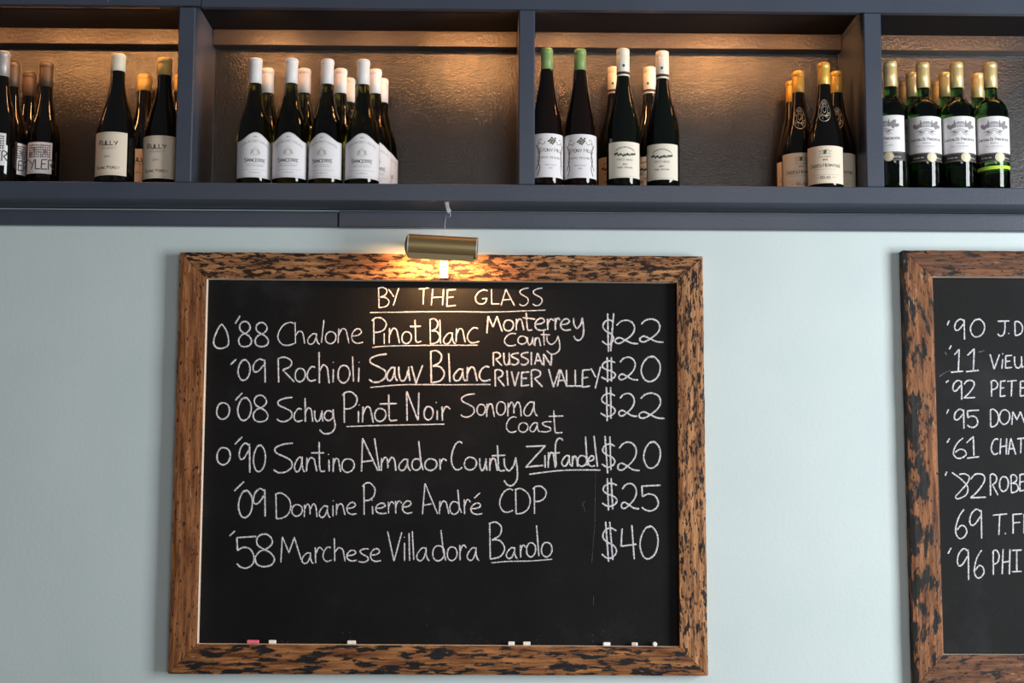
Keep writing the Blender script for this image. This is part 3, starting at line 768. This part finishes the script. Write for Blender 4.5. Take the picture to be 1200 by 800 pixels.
def label_meshes(kind):
    """list of (name, mesh, [print mesh or None])"""
    if ('l', kind) in MC: return MC['l', kind]
    out = []
    R = max(r for r, z in KIND[kind]['prof'])
    def lab(half, z0, z1, mat, peak=0, pr=None, name='label', eps=.0005):
        vs, fs = patch(kind, half, z0, z1, eps, peak)
        me = mesh(name, vs, fs, smooth=False); me.materials.append(mat)
        out.append((name, me, pr.mesh() if pr else None))
    if kind == 'shield':
        p = Print(kind)
        half = 1.33; z0, z1, pk = .014, .108, .021
        edge = []
        for i in range(25):
            s_ = (i/24*2-1)*.965
            edge.append((s_*half*R, z1-.0025+pk*(math.cos(min(abs(s_)*1.25, 1)*math.pi)*.5+.5)))
        p.lines([edge+[(edge[-1][0], z0+.003)]], .0005, INK_GREY)
        p.lines([[edge[0], (edge[0][0], z0+.003), (edge[-1][0], z0+.003)]], .0005, INK_GREY)
        p.lines([[(edge[0][0], z0+.006), (edge[-1][0], z0+.006)]], .0004, INK_GOLD)
        p.text('2014', 0, .116, .0035, INK_GREY)
        p.text('JEAN-JACQUES AUCHER', 0, .090, .0062, INK_GREY, .0006, arch=.014, cond=.62)
        p.text('SANCERRE', 0, .0535, .0085, INK, .0014, cond=.68, first=1.15)
        p.lines([oval(0, .078, .008, .0095), oval(0, .078, .0045, .006), oval(0, .089, .004, .003)], .0007, INK_GOLD)
        for k in range(6): p.lines([oval(-.010+.0006*k, .074+.002*k, .003, .0014, 0, 300, 6), oval(.010-.0006*k, .074+.002*k, .003, .0014, 0, 300, 6)], .0005, INK_GREY)
        p.lines([[(-.026, .0485), (.026, .0485)], [(-.034, .034), (.034, .034)]], .0005, INK_GREY)
        p.text('APPELLATION CONTROLEE', 0, .0425, .0028, INK_GREY, .0004)
        p.text('MIS EN BOUTEILLE', 0, .025, .0026, INK_GREY, .0004)
        lab(half, z0, z1, P_WHITE, pk, p)
    elif kind == 'square':
        p = Print(kind)
        p.text('TYLER', 0, .052, .026, INK, .0028, cond=.60, track=1.12)
        rnd = random.Random(5)
        for gx in range(11):
            for gz in range(6):
                x = -.027+gx*.0054; z = .085+gz*.0060
                if (gx, gz) in ((3, 3), (8, 2), (1, 1)):
                    p.blob(x, z, .0026, .0026, INK_RED, 8)
                    p.lines([oval(x, z, .0042, .0042)], .0014, INK)
                else:
                    a = rnd.uniform(0, 6.3); q = rnd.uniform(.0015, .0026)
                    p.lines([cr([(x+q*math.cos(a), z+q*math.sin(a)), (x+.0007, z-.0004), (x-q*math.cos(a+.5), z-q*math.sin(a+.5))], 3)], .0030, INK)
        lab(.80, .041, .123, P_WHITE, 0, p)
    elif kind == 'buff':
        p = Print(kind)
        p.text('RULLY', 0, .092, .0115, INK, .0022, cond=.80, first=1.15)
        p.lines([[(-.024, .087), (.024, .087)]], .0006, INK_GREY)
        p.text('APPELLATION RULLY', 0, .0825, .0028, INK_GREY, .0004)
        p.text('2014', 0, .061, .0050, INK_GREY, .0008)
        p.text('BLANC MOREY', 0, .032, .0062, INK, .0011, first=1.3, cond=.75)
        p.lines([[(-.040, .0205), (.040, .0205)], [(-.044, .1215), (.044, .1215)]], .0005, INK_GOLD)
        lab(1.03, .016, .126, P_KRAFT, 0, p)
    elif kind == 'slim':
        p = Print(kind)
        p.text('STONY HILL', 0, .085, .0085, INK_BROWN, .0012, first=1.25, cond=.68)
        p.text('WHITE RIESLING', 0, .068, .0050, INK_GREY, .0008)
        p.text('NAPA VALLEY', 0, .050, .0034, INK_GREY, .0005)
        p.text('2014', 0, .042, .0034, INK_GREY, .0005)
        for k, (dx, dz) in enumerate(((-.008, .002), (-.004, .005), (0, .003), (.004, .0065), (.008, .004), (.0, .010), (-.003, -.002), (.005, 0), (.009, .010), (.002, -.004))):
            p.blob(dx+.002, .110+dz, .0030, .0028, INK_BROWN if k % 2 else INK_GREEN, 8, .2, k)
        for sx in (-1, 1):
            p.lines([cr([(sx*.036, .025), (sx*.029, .045), (sx*.034, .065), (sx*.029, .085), (sx*.040, .105)], 4),
                     cr([(sx*.040, .040), (sx*.033, .055), (sx*.029, .070), (sx*.034, .090)], 4)], .0022, INK_BROWN)
            p.lines([cr([(sx*.036, .092), (sx*.030, .108), (sx*.020, .104), (sx*.014, .112)], 4),
                     cr([(sx*.034, .105), (sx*.028, .118), (sx*.022, .115)], 4)], .0012, INK_BROWN)
        lab(1.36, .020, .132, P_WHITE, 0, p)
    elif kind == 'screw':
        p = Print(kind)
        p.lines([oval(0, .083, .027, .016, 15, 165, 16), oval(0, .087, .022, .010, 10, 170, 12)], .0009, INK_GREEN)
        rnd = random.Random(8)
        for k in range(11):
            x = -.026+k*.0052
            p.blob(x, .082-.004*math.cos(x*60)+rnd.uniform(-.0015, .0015), .0031, .0034, INK_GREEN if k % 3 else INK, 8, .35, k)
        p.lines([[(-.022, .092), (.0, .098), (.022, .092)]], .0007, INK_GREY)
        p.text('FRITZ HAAG', 0, .063, .0055, INK_GREY, .0009)
        p.text('2014', 0, .052, .0040, INK, .0007)
        p.text('MOSEL RIESLING', 0, .044, .0038, INK, .0006)
        p.lines([[(-.034, .0235), (.034, .0235)]], .0005, INK_GREY)
        lab(1.12, .020, .112, P_CREAM, 0, p)
        q = Print(kind); q.f = (lambda u, v, h=0: Vector(((KIND[kind]['cap'][0]+.0003+h*.0001)*math.cos(u/.0168-math.pi/2), (KIND[kind]['cap'][0]+.0003+h*.0001)*math.sin(u/.0168-math.pi/2), v)))
        q.blob(0, .316, .0034, .0042, INK_GREEN, 10)
        q.lines([oval(0, .316, .0016, .002)], .0006, P_WHITE)
        out.append(('cap_badge', q.mesh('cap_badge'), None))
    elif kind == 'crest':
        p = Print(kind)
        for sx in (-1, 1):
            p.lines([cr([(0, .088), (sx*.006, .094), (sx*.012, .090), (sx*.016, .093)], 4), cr([(sx*.002, .083), (sx*.009, .086), (sx*.015, .083)], 4)], .0011, INK_GREEN)
        p.blob(0, .089, .0045, .006, INK_GREEN, 10, .2)
        p.text('LES LAUNES', 0, .075, .0040, INK_GREY, .0006)
        p.text('2013', 0, .067, .0042, INK, .0008)
        p.text('CROZES-HERMITAGE', 0, .0505, .0074, INK, .0012, first=1.35, cond=.62)
        p.lines([[(-.030, .045), (.030, .045)], [(-.038, .031), (.038, .031)]], .0005, INK_GREY)
        p.text('DELAS', 0, .0205, .0062, INK, .0011, first=1.1)
        p.lines([[(-.028, .024), (-.016, .024)], [(.016, .024), (.028, .024)]], .0007, INK_RED)
        lab(1.30, .009, .105, P_KRAFT, 0, p)
        # moulded coat of arms standing proud of the glass shoulder
        q = Print(kind, .0004)
        q.f0 = q.f
        def ff(u, v, h=0):
            w_ = q.f0(u, v, 0); r = math.hypot(w_.x, w_.y); k = (r+.0012*h)/r
            return Vector((w_.x*k, w_.y*k, w_.z))
        q.f = ff
        sc_ = R/.028
        EM = simple('worn_gilt_relief', (.34, .30, .25), .35, .4) if 'worn_gilt_relief' not in bpy.data.materials else bpy.data.materials['worn_gilt_relief']
        q.lines([oval(0, .200, .0155*sc_, .030), oval(0, .202, .0085*sc_, .017), oval(0, .204, .0045*sc_, .009)], .0019, EM)
        for k in range(8):
            a = k*math.pi/4+.3
            q.lines([[(.010*sc_*math.cos(a), .201+.019*math.sin(a)), (.0135*sc_*math.cos(a+.25), .201+.026*math.sin(a+.25))]], .0022, EM)
        q.lines([cr([(-.012*sc_, .182), (-.004*sc_, .190), (.004*sc_, .184), (.012*sc_, .190)], 4), cr([(-.007*sc_, .218), (0, .224), (.007*sc_, .218)], 4)], .0020, EM)
        out.append(('embossed_crest', q.mesh('embossed_crest'), None))
    elif kind == 'castle':
        p = Print(kind)
        rnd = random.Random(4)
        for z_, hw in ((.1585, .012), (.161, .012), (.1635, .012), (.1665, .014), (.1690, .012), (.1712, .009)):
            p.lines([[(-hw, z_), (hw, z_)]], .0017, INK_GREY)
        for x in (-.014, .014): p.lines([[(x, .157), (x, .172)]], .0050, INK_GREY); p.lines([[(x, .172), (x, .1765)]], .0022, INK_GREY)
        for x in (-.008, -.003, .003, .008): p.lines([[(x, .158), (x, .165)]], .0012, P_WHITE)
        for k, (x, z, q) in enumerate(((.019, .163, .0058), (.026, .167, .0068), (.033, .160, .0055), (.024, .156, .0050), (-.019, .162, .0052), (-.026, .158, .0052), (-.031, .163, .0045))):
            p.blob(x, z, q, q, INK_GREY, 9, .3, k)
        for sx in (-1, 1):
            p.lines([[(0, .150), (sx*.022, .138)], [(0, .154), (sx*.026, .146)], [(sx*.004, .144), (sx*.016, .136)]], .0016, INK_GREY)
            p.blob(sx*.014, .146, .006, .0025, INK_GREY, 8, .3, 9)
        p.text('CHATEAU DE PARENCHERE', 0, .123, .0060, INK, .0010, first=1.3, cond=.58)
        p.text('BORDEAUX', 0, .115, .0030, INK_GREY, .0005)
        p.text('APPELLATION CONTROLEE', 0, .107, .0030, INK_GREY, .0004)
        p.lines([[(-.016, .103), (.016, .103)]], .0004, INK_GREY)
        lab(1.32, .092, .186, P_WHITE, 0, p)
        q = Print(kind)
        q.text('GRAND VIN', -.022, .0775, .0040, INK_WHITE, .0007)
        q.text('BORDEAUX', .030, .0765, .0040, INK_WHITE, .0007)
        q.lines([[(-.050, .0712), (.050, .0712)], [(-.050, .0895), (.050, .0895)]], .0006, INK_GOLD)
        lab(1.36, .0690, .0918, simple('black_paper', (.02, .017, .02), .5), 0, q, name='lower_label')
        d = Print(kind, .0011)
        def disc(u, v, h=0):
            w_ = wrap(kind, .0008)[0](u, v, h); return w_
        d.f = lambda u, v, h=0: wrap(kind, .0012+.0006*h)[0](u, v, 0)
        d.blob(.012, .080, .0125, .0125, simple('pale_gold_seal', (.72, .64, .46), .45, .2), 18)
        d.f = lambda u, v, h=0: wrap(kind, .0020)[0](u, v, 0)
        d.lines([oval(.012, .080, .0105, .0105, n=18), oval(.010, .081, .004, .006)], .0009, INK_GOLD)
        out.append(('seal', d.mesh('seal'), None))
    MC['l', kind] = out
    return out
LIME = simple('lime_green', (.42, .60, .05), .6)

PLACED = []
def bottle(kind, px, py, cap, label, group, off=0.0, fixY=None, stripe=False, capmat2=None):
    """stand a bottle so that its top comes out at (px, py); off = how far the label is turned, in degrees"""
    H = KIND[kind]['H']
    p = atZ(px, py, ZSH+H)
    R = max(r for r, z in KIND[kind]['prof'])
    maxR = maxY = YB-R-.0008
    if fixY is not None or not (YS+R-.004 <= p.y <= maxY):
        yy = fixY if fixY is not None else min(max(p.y, YS+R-.004), maxY)
        p = atY(px, py, yy)
    for _ in range(60):          # bottles never share the same space
        hit = [q for q in PLACED if math.hypot(p.x-q[0], p.y-q[1]) < R+q[2]+{'castle': .0025, 'crest': .0024}.get(kind, .0006)]
        if not hit: break
        if p.y < maxR-.001: p = atY(px, py, p.y+.001)
        else:
            q = hit[0]; p = p+Vector((.0006 if p.x >= q[0] else -.0006, 0, 0))
    PLACED.append((p.x, p.y, R))
    view = math.atan2(-p.x, p.y-CAM.y)
    e = empty('wine_bottle', (p.x, p.y, ZSH+.0002), math.radians(off)+view)
    tag(e, label, 'bottle', group)
    o = bpy.data.objects.new('glass_body', glass_mesh(kind)); COL.objects.link(o); o.parent = e
    o = bpy.data.objects.new('screw_cap' if kind == 'screw' else 'capsule', cap_mesh(kind, cap, capmat2)); COL.objects.link(o); o.parent = e
    for nm, me, pr in label_meshes(kind):
        l = bpy.data.objects.new(nm, me); COL.objects.link(l); l.parent = e
        if pr:
            q = bpy.data.objects.new('label_print', pr); COL.objects.link(q); q.parent = l
    if stripe:  # flat lime stripe wrapped round the lower body
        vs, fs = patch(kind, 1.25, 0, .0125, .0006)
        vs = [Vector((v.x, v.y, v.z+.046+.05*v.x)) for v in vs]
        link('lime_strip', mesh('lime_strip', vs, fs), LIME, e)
    return e
g = 'bottles with square patterned labels at the left end of the first bay'
bottle('square', 4, 61, C_GREY, 'grey-capped dark bottle cut by the left edge, square white label', g, -26)
bottle('square', 16, 74, C_BRONZE, 'bronze-capped bottle second from the left edge, half behind the grey-capped one', g, 18)
bottle('square', 55, 74, C_BRONZE, 'bronze-capped dark bottle showing its whole square black-on-white patterned label', g, -17)
bottle('square', 35, 86, C_BRONZE, 'shortest-looking bronze-capped bottle, at the back between two others at far left', g, -60)
g = 'broad bottles with cream labels at the right end of the first bay'
bottle('buff', 139, 64, C_CREAM, 'broad black bottle with cream capsule and large cream label, first bay', g, -24)
bottle('buff', 193.5, 69, C_YELLOW, 'yellow-capped broad bottle with buff label, in front beside the first divider', g, -19)
bottle('buff', 169.5, 89.5, C_YELLOW, 'yellow-capped bottle at the back between the two broad cream-label bottles', g, -10)
bottle('buff', 206.5, 90, C_YELLOW, 'yellow-capped bottle almost hidden behind the first divider', g, 10)
g = 'white-capped bottles with shield labels in the second bay'
F1 = [(300, 69, 5), (342, 69, -6), (384, 70, -14), (426, 70.5, 0)]
for (x, y, a), w_ in zip(F1, ('front-row white-capped bottle with shield label, leftmost of its row',
        'front-row white-capped bottle with shield label, second from left',
        'front-row white-capped bottle with shield label, third from left',
        'front-row white-capped bottle with shield label, rightmost and nearest the empty shelf')):
    bottle('shield', x, y, C_WHITE, w_, g, a)
for x, y, w_ in ((314, 81, 'middle-row white-capped bottle peeking out right of the leftmost front one'),
        (357, 81, 'middle-row white-capped bottle peeking out right of the second front one'),
        (399.5, 81, 'middle-row white-capped bottle peeking out right of the third front one'),
        (440, 81.5, 'middle-row white-capped bottle with part of its label out right of the last front one')):
    bottle('shield', x, y, C_WHITE, w_, g, 6)
bottle('shield', 409, 92, C_WHITE, 'back-row white-capped bottle seen in the gap before the last front bottle', g, 0)
bottle('shield', 448, 92, C_WHITE, 'back-row white-capped bottle at the right end of the group', g, 12)
g = 'slim bottles with green capsules in the third bay'
bottle('slim', 641, 57, C_GREEN, 'slim green-capped bottle against the divider, left of the pair', g, 15)
bottle('slim', 680, 58, C_GREEN, 'slim green-capped bottle with grape drawing label, right of the pair', g, 0)
g = 'screw-capped bottles in the middle of the third bay'
bottle('screw', 730, 58, C_SCREW, 'front screw-capped bottle with cream label, left of two', g, 6, capmat2=DARKM)
bottle('screw', 719.5, 79.5, C_SCREW, 'ivory screw-capped bottle hidden behind the left front one', g, -12, capmat2=DARKM)
bottle('screw', 761, 79.5, C_SCREW, 'ivory screw-capped bottle at the back, seen left of the right front one', g, -14, capmat2=DARKM)
bottle('screw', 776, 61, C_SCREW, 'front screw-capped bottle with cream label, right of two', g, -4, capmat2=DARKM)
g = 'amber-capped bottles with moulded crests in the third bay'
bottle('crest', 965, 74, C_GOLD, 'amber-capped bottle with crest on the shoulder, foremost of its group', g, 0)
bottle('crest', 935, 84, C_GOLD, 'amber-capped bottle with crest, just left of the foremost one', g, 6)
bottle('crest', 980, 84, C_GOLD, 'amber-capped bottle with crest, behind and right of the foremost one', g, 0)
bottle('crest', 927.5, 95, C_GOLD, 'amber-capped bottle at the back, a sliver at the left of its group', g, 10)
g = 'green straight-shouldered bottles with gold capsules in the fourth bay'
DK = simple('dark_foil_disc', (.10, .05, .03), .4, .2)
for x, y, a, w_ in ((1043, 72.5, -28, 'front-row gold-capped green bottle partly cut by the last divider'),
        (1081, 72.5, 8, 'front-row gold-capped green bottle, second from the last divider'),
        (1120.5, 73, 8, 'front-row gold-capped green bottle, third from the last divider'),
        (1160, 73, 8, 'front-row gold-capped green bottle with a lime strip, the rightmost')):
    bottle('castle', x, y, C_CHAMP, w_, g, a, stripe=(x > 1150), capmat2=DK)
for x, y, w_ in ((1069, 83.5, 'middle-row gold-capped green bottle peeking out left of the second front one'),
        (1107.5, 83.5, 'middle-row gold-capped green bottle peeking out left of the third front one'),
        (1145, 85, 'middle-row gold-capped green bottle peeking out left of the rightmost one')):
    bottle('castle', x, y, C_CHAMP, w_, g, 0, capmat2=DK)
bottle('castle', 1061, 93, C_CHAMP, 'back-row gold-capped green bottle in the gap after the first front one', g, 0, capmat2=DK)
bottle('castle', 1099, 94, C_CHAMP, 'back-row gold-capped green bottle in the gap after the second front one', g, 0, capmat2=DK)

# ------------------------------------------------------------------ picture light
def tube(pts, r, n=8):
    vs = []; fs = []
    P = [Vector(p) for p in pts]
    for i, p in enumerate(P):
        d = (P[min(i+1, len(P)-1)]-P[max(i-1, 0)]).normalized()
        a = d.orthogonal().normalized() if abs(d.y) > .95 else d.cross(Vector((0, 1, 0))).normalized()
        b = d.cross(a)
        vs += [p+(a*math.cos(2*math.pi*k/n)+b*math.sin(2*math.pi*k/n))*r for k in range(n)]
    for i in range(len(P)-1):
        for k in range(n):
            fs.append((i*n+k, i*n+(k+1) % n, (i+1)*n+(k+1) % n, (i+1)*n+k))
    fs.append(tuple(range(n))[::-1]); fs.append(tuple((len(P)-1)*n+k for k in range(n)))
    return vs, fs
LY = -.125
LC = atY(518.5, 289.5, LY)
lamp = empty('picture_light', LC)
tag(lamp, 'brass cylinder picture light above the large chalkboard, hanging from the wall shelf', 'lamp')
tilt = -.050
HL, LR = .0845, .0282
Rt = Matrix.Rotation(-tilt, 3, 'Y')
def shade():
    vs = []; fs = []
    a0, a1 = math.radians(-92), math.radians(-92-282)     # open towards the board and downwards
    n = 44
    prof = []
    for k in range(n+1):
        a = a0+(a1-a0)*k/n        # angle in the y-z plane, 0 = towards the wall, measured so that -90 is down
        prof.append((LR*math.cos(a), LR*math.sin(a)))
    inner = [(y*.955, z*.955) for y, z in prof]
    loop = prof+inner[::-1]
    m_ = len(loop)
    for x in (-HL, HL):
        vs += [Rt @ Vector((x, y, z)) for y, z in loop]
    for k in range(m_):
        k2 = (k+1) % m_
        fs.append((k, k2, m_+k2, m_+k))
    fs.append(tuple(range(m_))); fs.append(tuple(range(2*m_-1, m_-1, -1)))
    return vs, fs
vs, fs = shade()
o = link('lamp_shade', mesh('lamp_shade', vs, fs), BRASS, lamp)
# flat lip along the lower front edge of the shade
vs = []; 
for x in (-HL+.001, HL-.006):
    for y, z in ((-.0215, -.0205), (-.0235, -.0215), (-.0135, -.0345), (-.0115, -.0335)):
        vs.append(Rt @ Vector((x, y, z)))
link('shade_lip', mesh('shade_lip', vs, [(0, 1, 2, 3), (7, 6, 5, 4), (0, 4, 5, 1), (1, 5, 6, 2), (2, 6, 7, 3), (3, 7, 4, 0)]), BRASS_LIP, lamp)
def cap(sign):
    p = [(LR+.0008, 0), (LR+.0008, .003), (LR-.002, .0035), (LR-.006, .0065), (.012, .0095), (0, .0105)] if sign < 0 else [(LR+.0012, 0), (LR+.0012, .0035), (LR-.002, .0045), (0, .0048)]
    v, f = lathe(p, 32)
    v = [Rt @ Vector((sign*(HL+z-.001), x, y)) for x, y, z in v]
    mi = [0]*64+[1]*(len(f)-64) if sign < 0 else [0]*32+[1]*(len(f)-32)
    me = mesh('end_cap', v, f if sign < 0 else [q[::-1] for q in f], mi[:len(f)])
    return link('end_cap', me, [simple('pale_rim', (.62, .55, .45), .4, .4), DARKM], lamp)
cap(-1); cap(1)
v, f = tube([Rt @ Vector((x, .002, -.002)) for x in (-.055, -.03, 0, .03, .055)], .007, 10)
link('bulb', mesh('bulb', v, f, smooth=True), BULB, lamp)
# stem from the lamp down over the top rail of the frame
p0 = atY(520, 303, -.058)-LC; p1 = atY(520, 325.5, -.040)-LC
sx = p1.x
st = []
for (dy, z) in ((.002, -.024), (.036, p0.z+.002), (.047, p1.z)):
    pass
zt, zb = -.020, p1.z
vs = []
w_ = .0098
ctl = [(.020, -.018), (.050, -.026), (.073, p0.z), (.081, p0.z-.012), (.0845, zb)]
for y, z in ctl:
    xx = sx+.0006
    for dx, dy in ((-w_, 0), (w_, 0), (w_, .004), (-w_, .004)):
        vs.append((xx+dx, y+dy-.001, z))
fs = []
for i in range(len(ctl)-1):
    for k in range(4):
        fs.append((i*4+k, i*4+(k+1) % 4, i*4+4+(k+1) % 4, i*4+4+k))
fs += [(3, 2, 1, 0), tuple(len(vs)-4+k for k in range(4))]
link('stem', mesh('stem', vs, fs), LIT_METAL, lamp)
# hanging wire over the moulding, with its twist
def P_(x, y, Y): return atY(x, y, Y)-LC
wv = [P_(522, 236.5, -.122), P_(524, 241, -.124), P_(527, 247, -.122), P_(528, 253, -.121), P_(525, 255, -.119), P_(523, 251, -.118), P_(521.5, 262, -.121), P_(521, 270, -.123), P_(519.5, 276, -.124)]
v, f = tube([wv[0]]+wv[1:], .0007, 6)
link('hanging_wire', mesh('hanging_wire', v, f, smooth=True), WIRE, lamp)
vs = [P_(521, 236.8, -.1215), P_(526, 236.8, -.1215), P_(526.5, 243, -.1225), P_(529, 247, -.1225), P_(525, 250, -.1225), P_(523, 245, -.1222)]
vs += [v_+Vector((0, .0012, 0)) for v_ in vs]
link('wire_tab', mesh('wire_tab', vs, [(0, 5, 4, 3, 2, 1), (6, 7, 8, 9, 10, 11)]+[(k, (k+1) % 6, 6+(k+1) % 6, 6+k) for k in range(6)]), WIRE, lamp)
area('picture_light_lamp', LC+Vector((0, .006, -.010)), LC+Vector((0, .060, -.09)), .135, .012, 3.4, (1.0, .52, .20), 170)

# ------------------------------------------------------------------ chalk pieces on the ledge
def chalk(x0, x1, ymid, mat, label, end=False, r=.0049, yaw=0.0):
    p0 = atY(x0, ymid, -.021); p1 = atY(x1, ymid, -.021)
    c = (p0+p1)/2; ln = (p1-p0).length
    zl = zled(c.x)
    e_p = [(0, -ln/2), (r*.8, -ln/2), (r, -ln/2+.0012), (r*.97, ln/2-.0012), (r*.8, ln/2), (0, ln/2)]
    v, f = lathe(e_p, 14)
    if end: v = [(x, z, y) for x, y, z in v]; f = [q[::-1] for q in f]
    else:
        v = [(z, x, y) for x, y, z in v]
    o = link('chalk_piece', mesh('chalk_piece', v, f), mat)
    o.location = (c.x, -.0215, zl+r); o.rotation_euler = (0, 0, yaw)
    tag(o, label, 'chalk', 'bits of chalk on the lower frame ledge')
zl0 = xz(230.8, 754.5); zl1 = xz(797, 758)
def zled(x):
    return zl0[1]+(zl1[1]-zl0[1])*(x-zl0[0])/(zl1[0]-zl0[0])+.0004
chalk(289.5, 303.5, 753, CHALK_PINK, 'pink chalk stub on the lower frame ledge')
chalk(315, 323.5, 753, CHALK_STICK, 'white chalk stub just right of the pink one')
chalk(407, 417, 753, CHALK_STICK, 'lone white chalk stub left of the ledge middle')
chalk(595.5, 603, 753, CHALK_STICK, 'white chalk stub, left of the close pair right of the ledge middle')
chalk(613, 621.5, 753, CHALK_STICK, 'white chalk stub, right of the close pair right of the ledge middle')
chalk(706.5, 715, 753, CHALK_STICK, 'white chalk stub, leftmost of the last three on the ledge', yaw=.2)
chalk(740.5, 747, 753, CHALK_STICK, 'white chalk stub in the middle of the last three on the ledge', yaw=-.35)
chalk(764, 770.5, 753, CHALK_STICK, 'round white chalk end, last on the ledge towards the right', end=True, r=.0056)
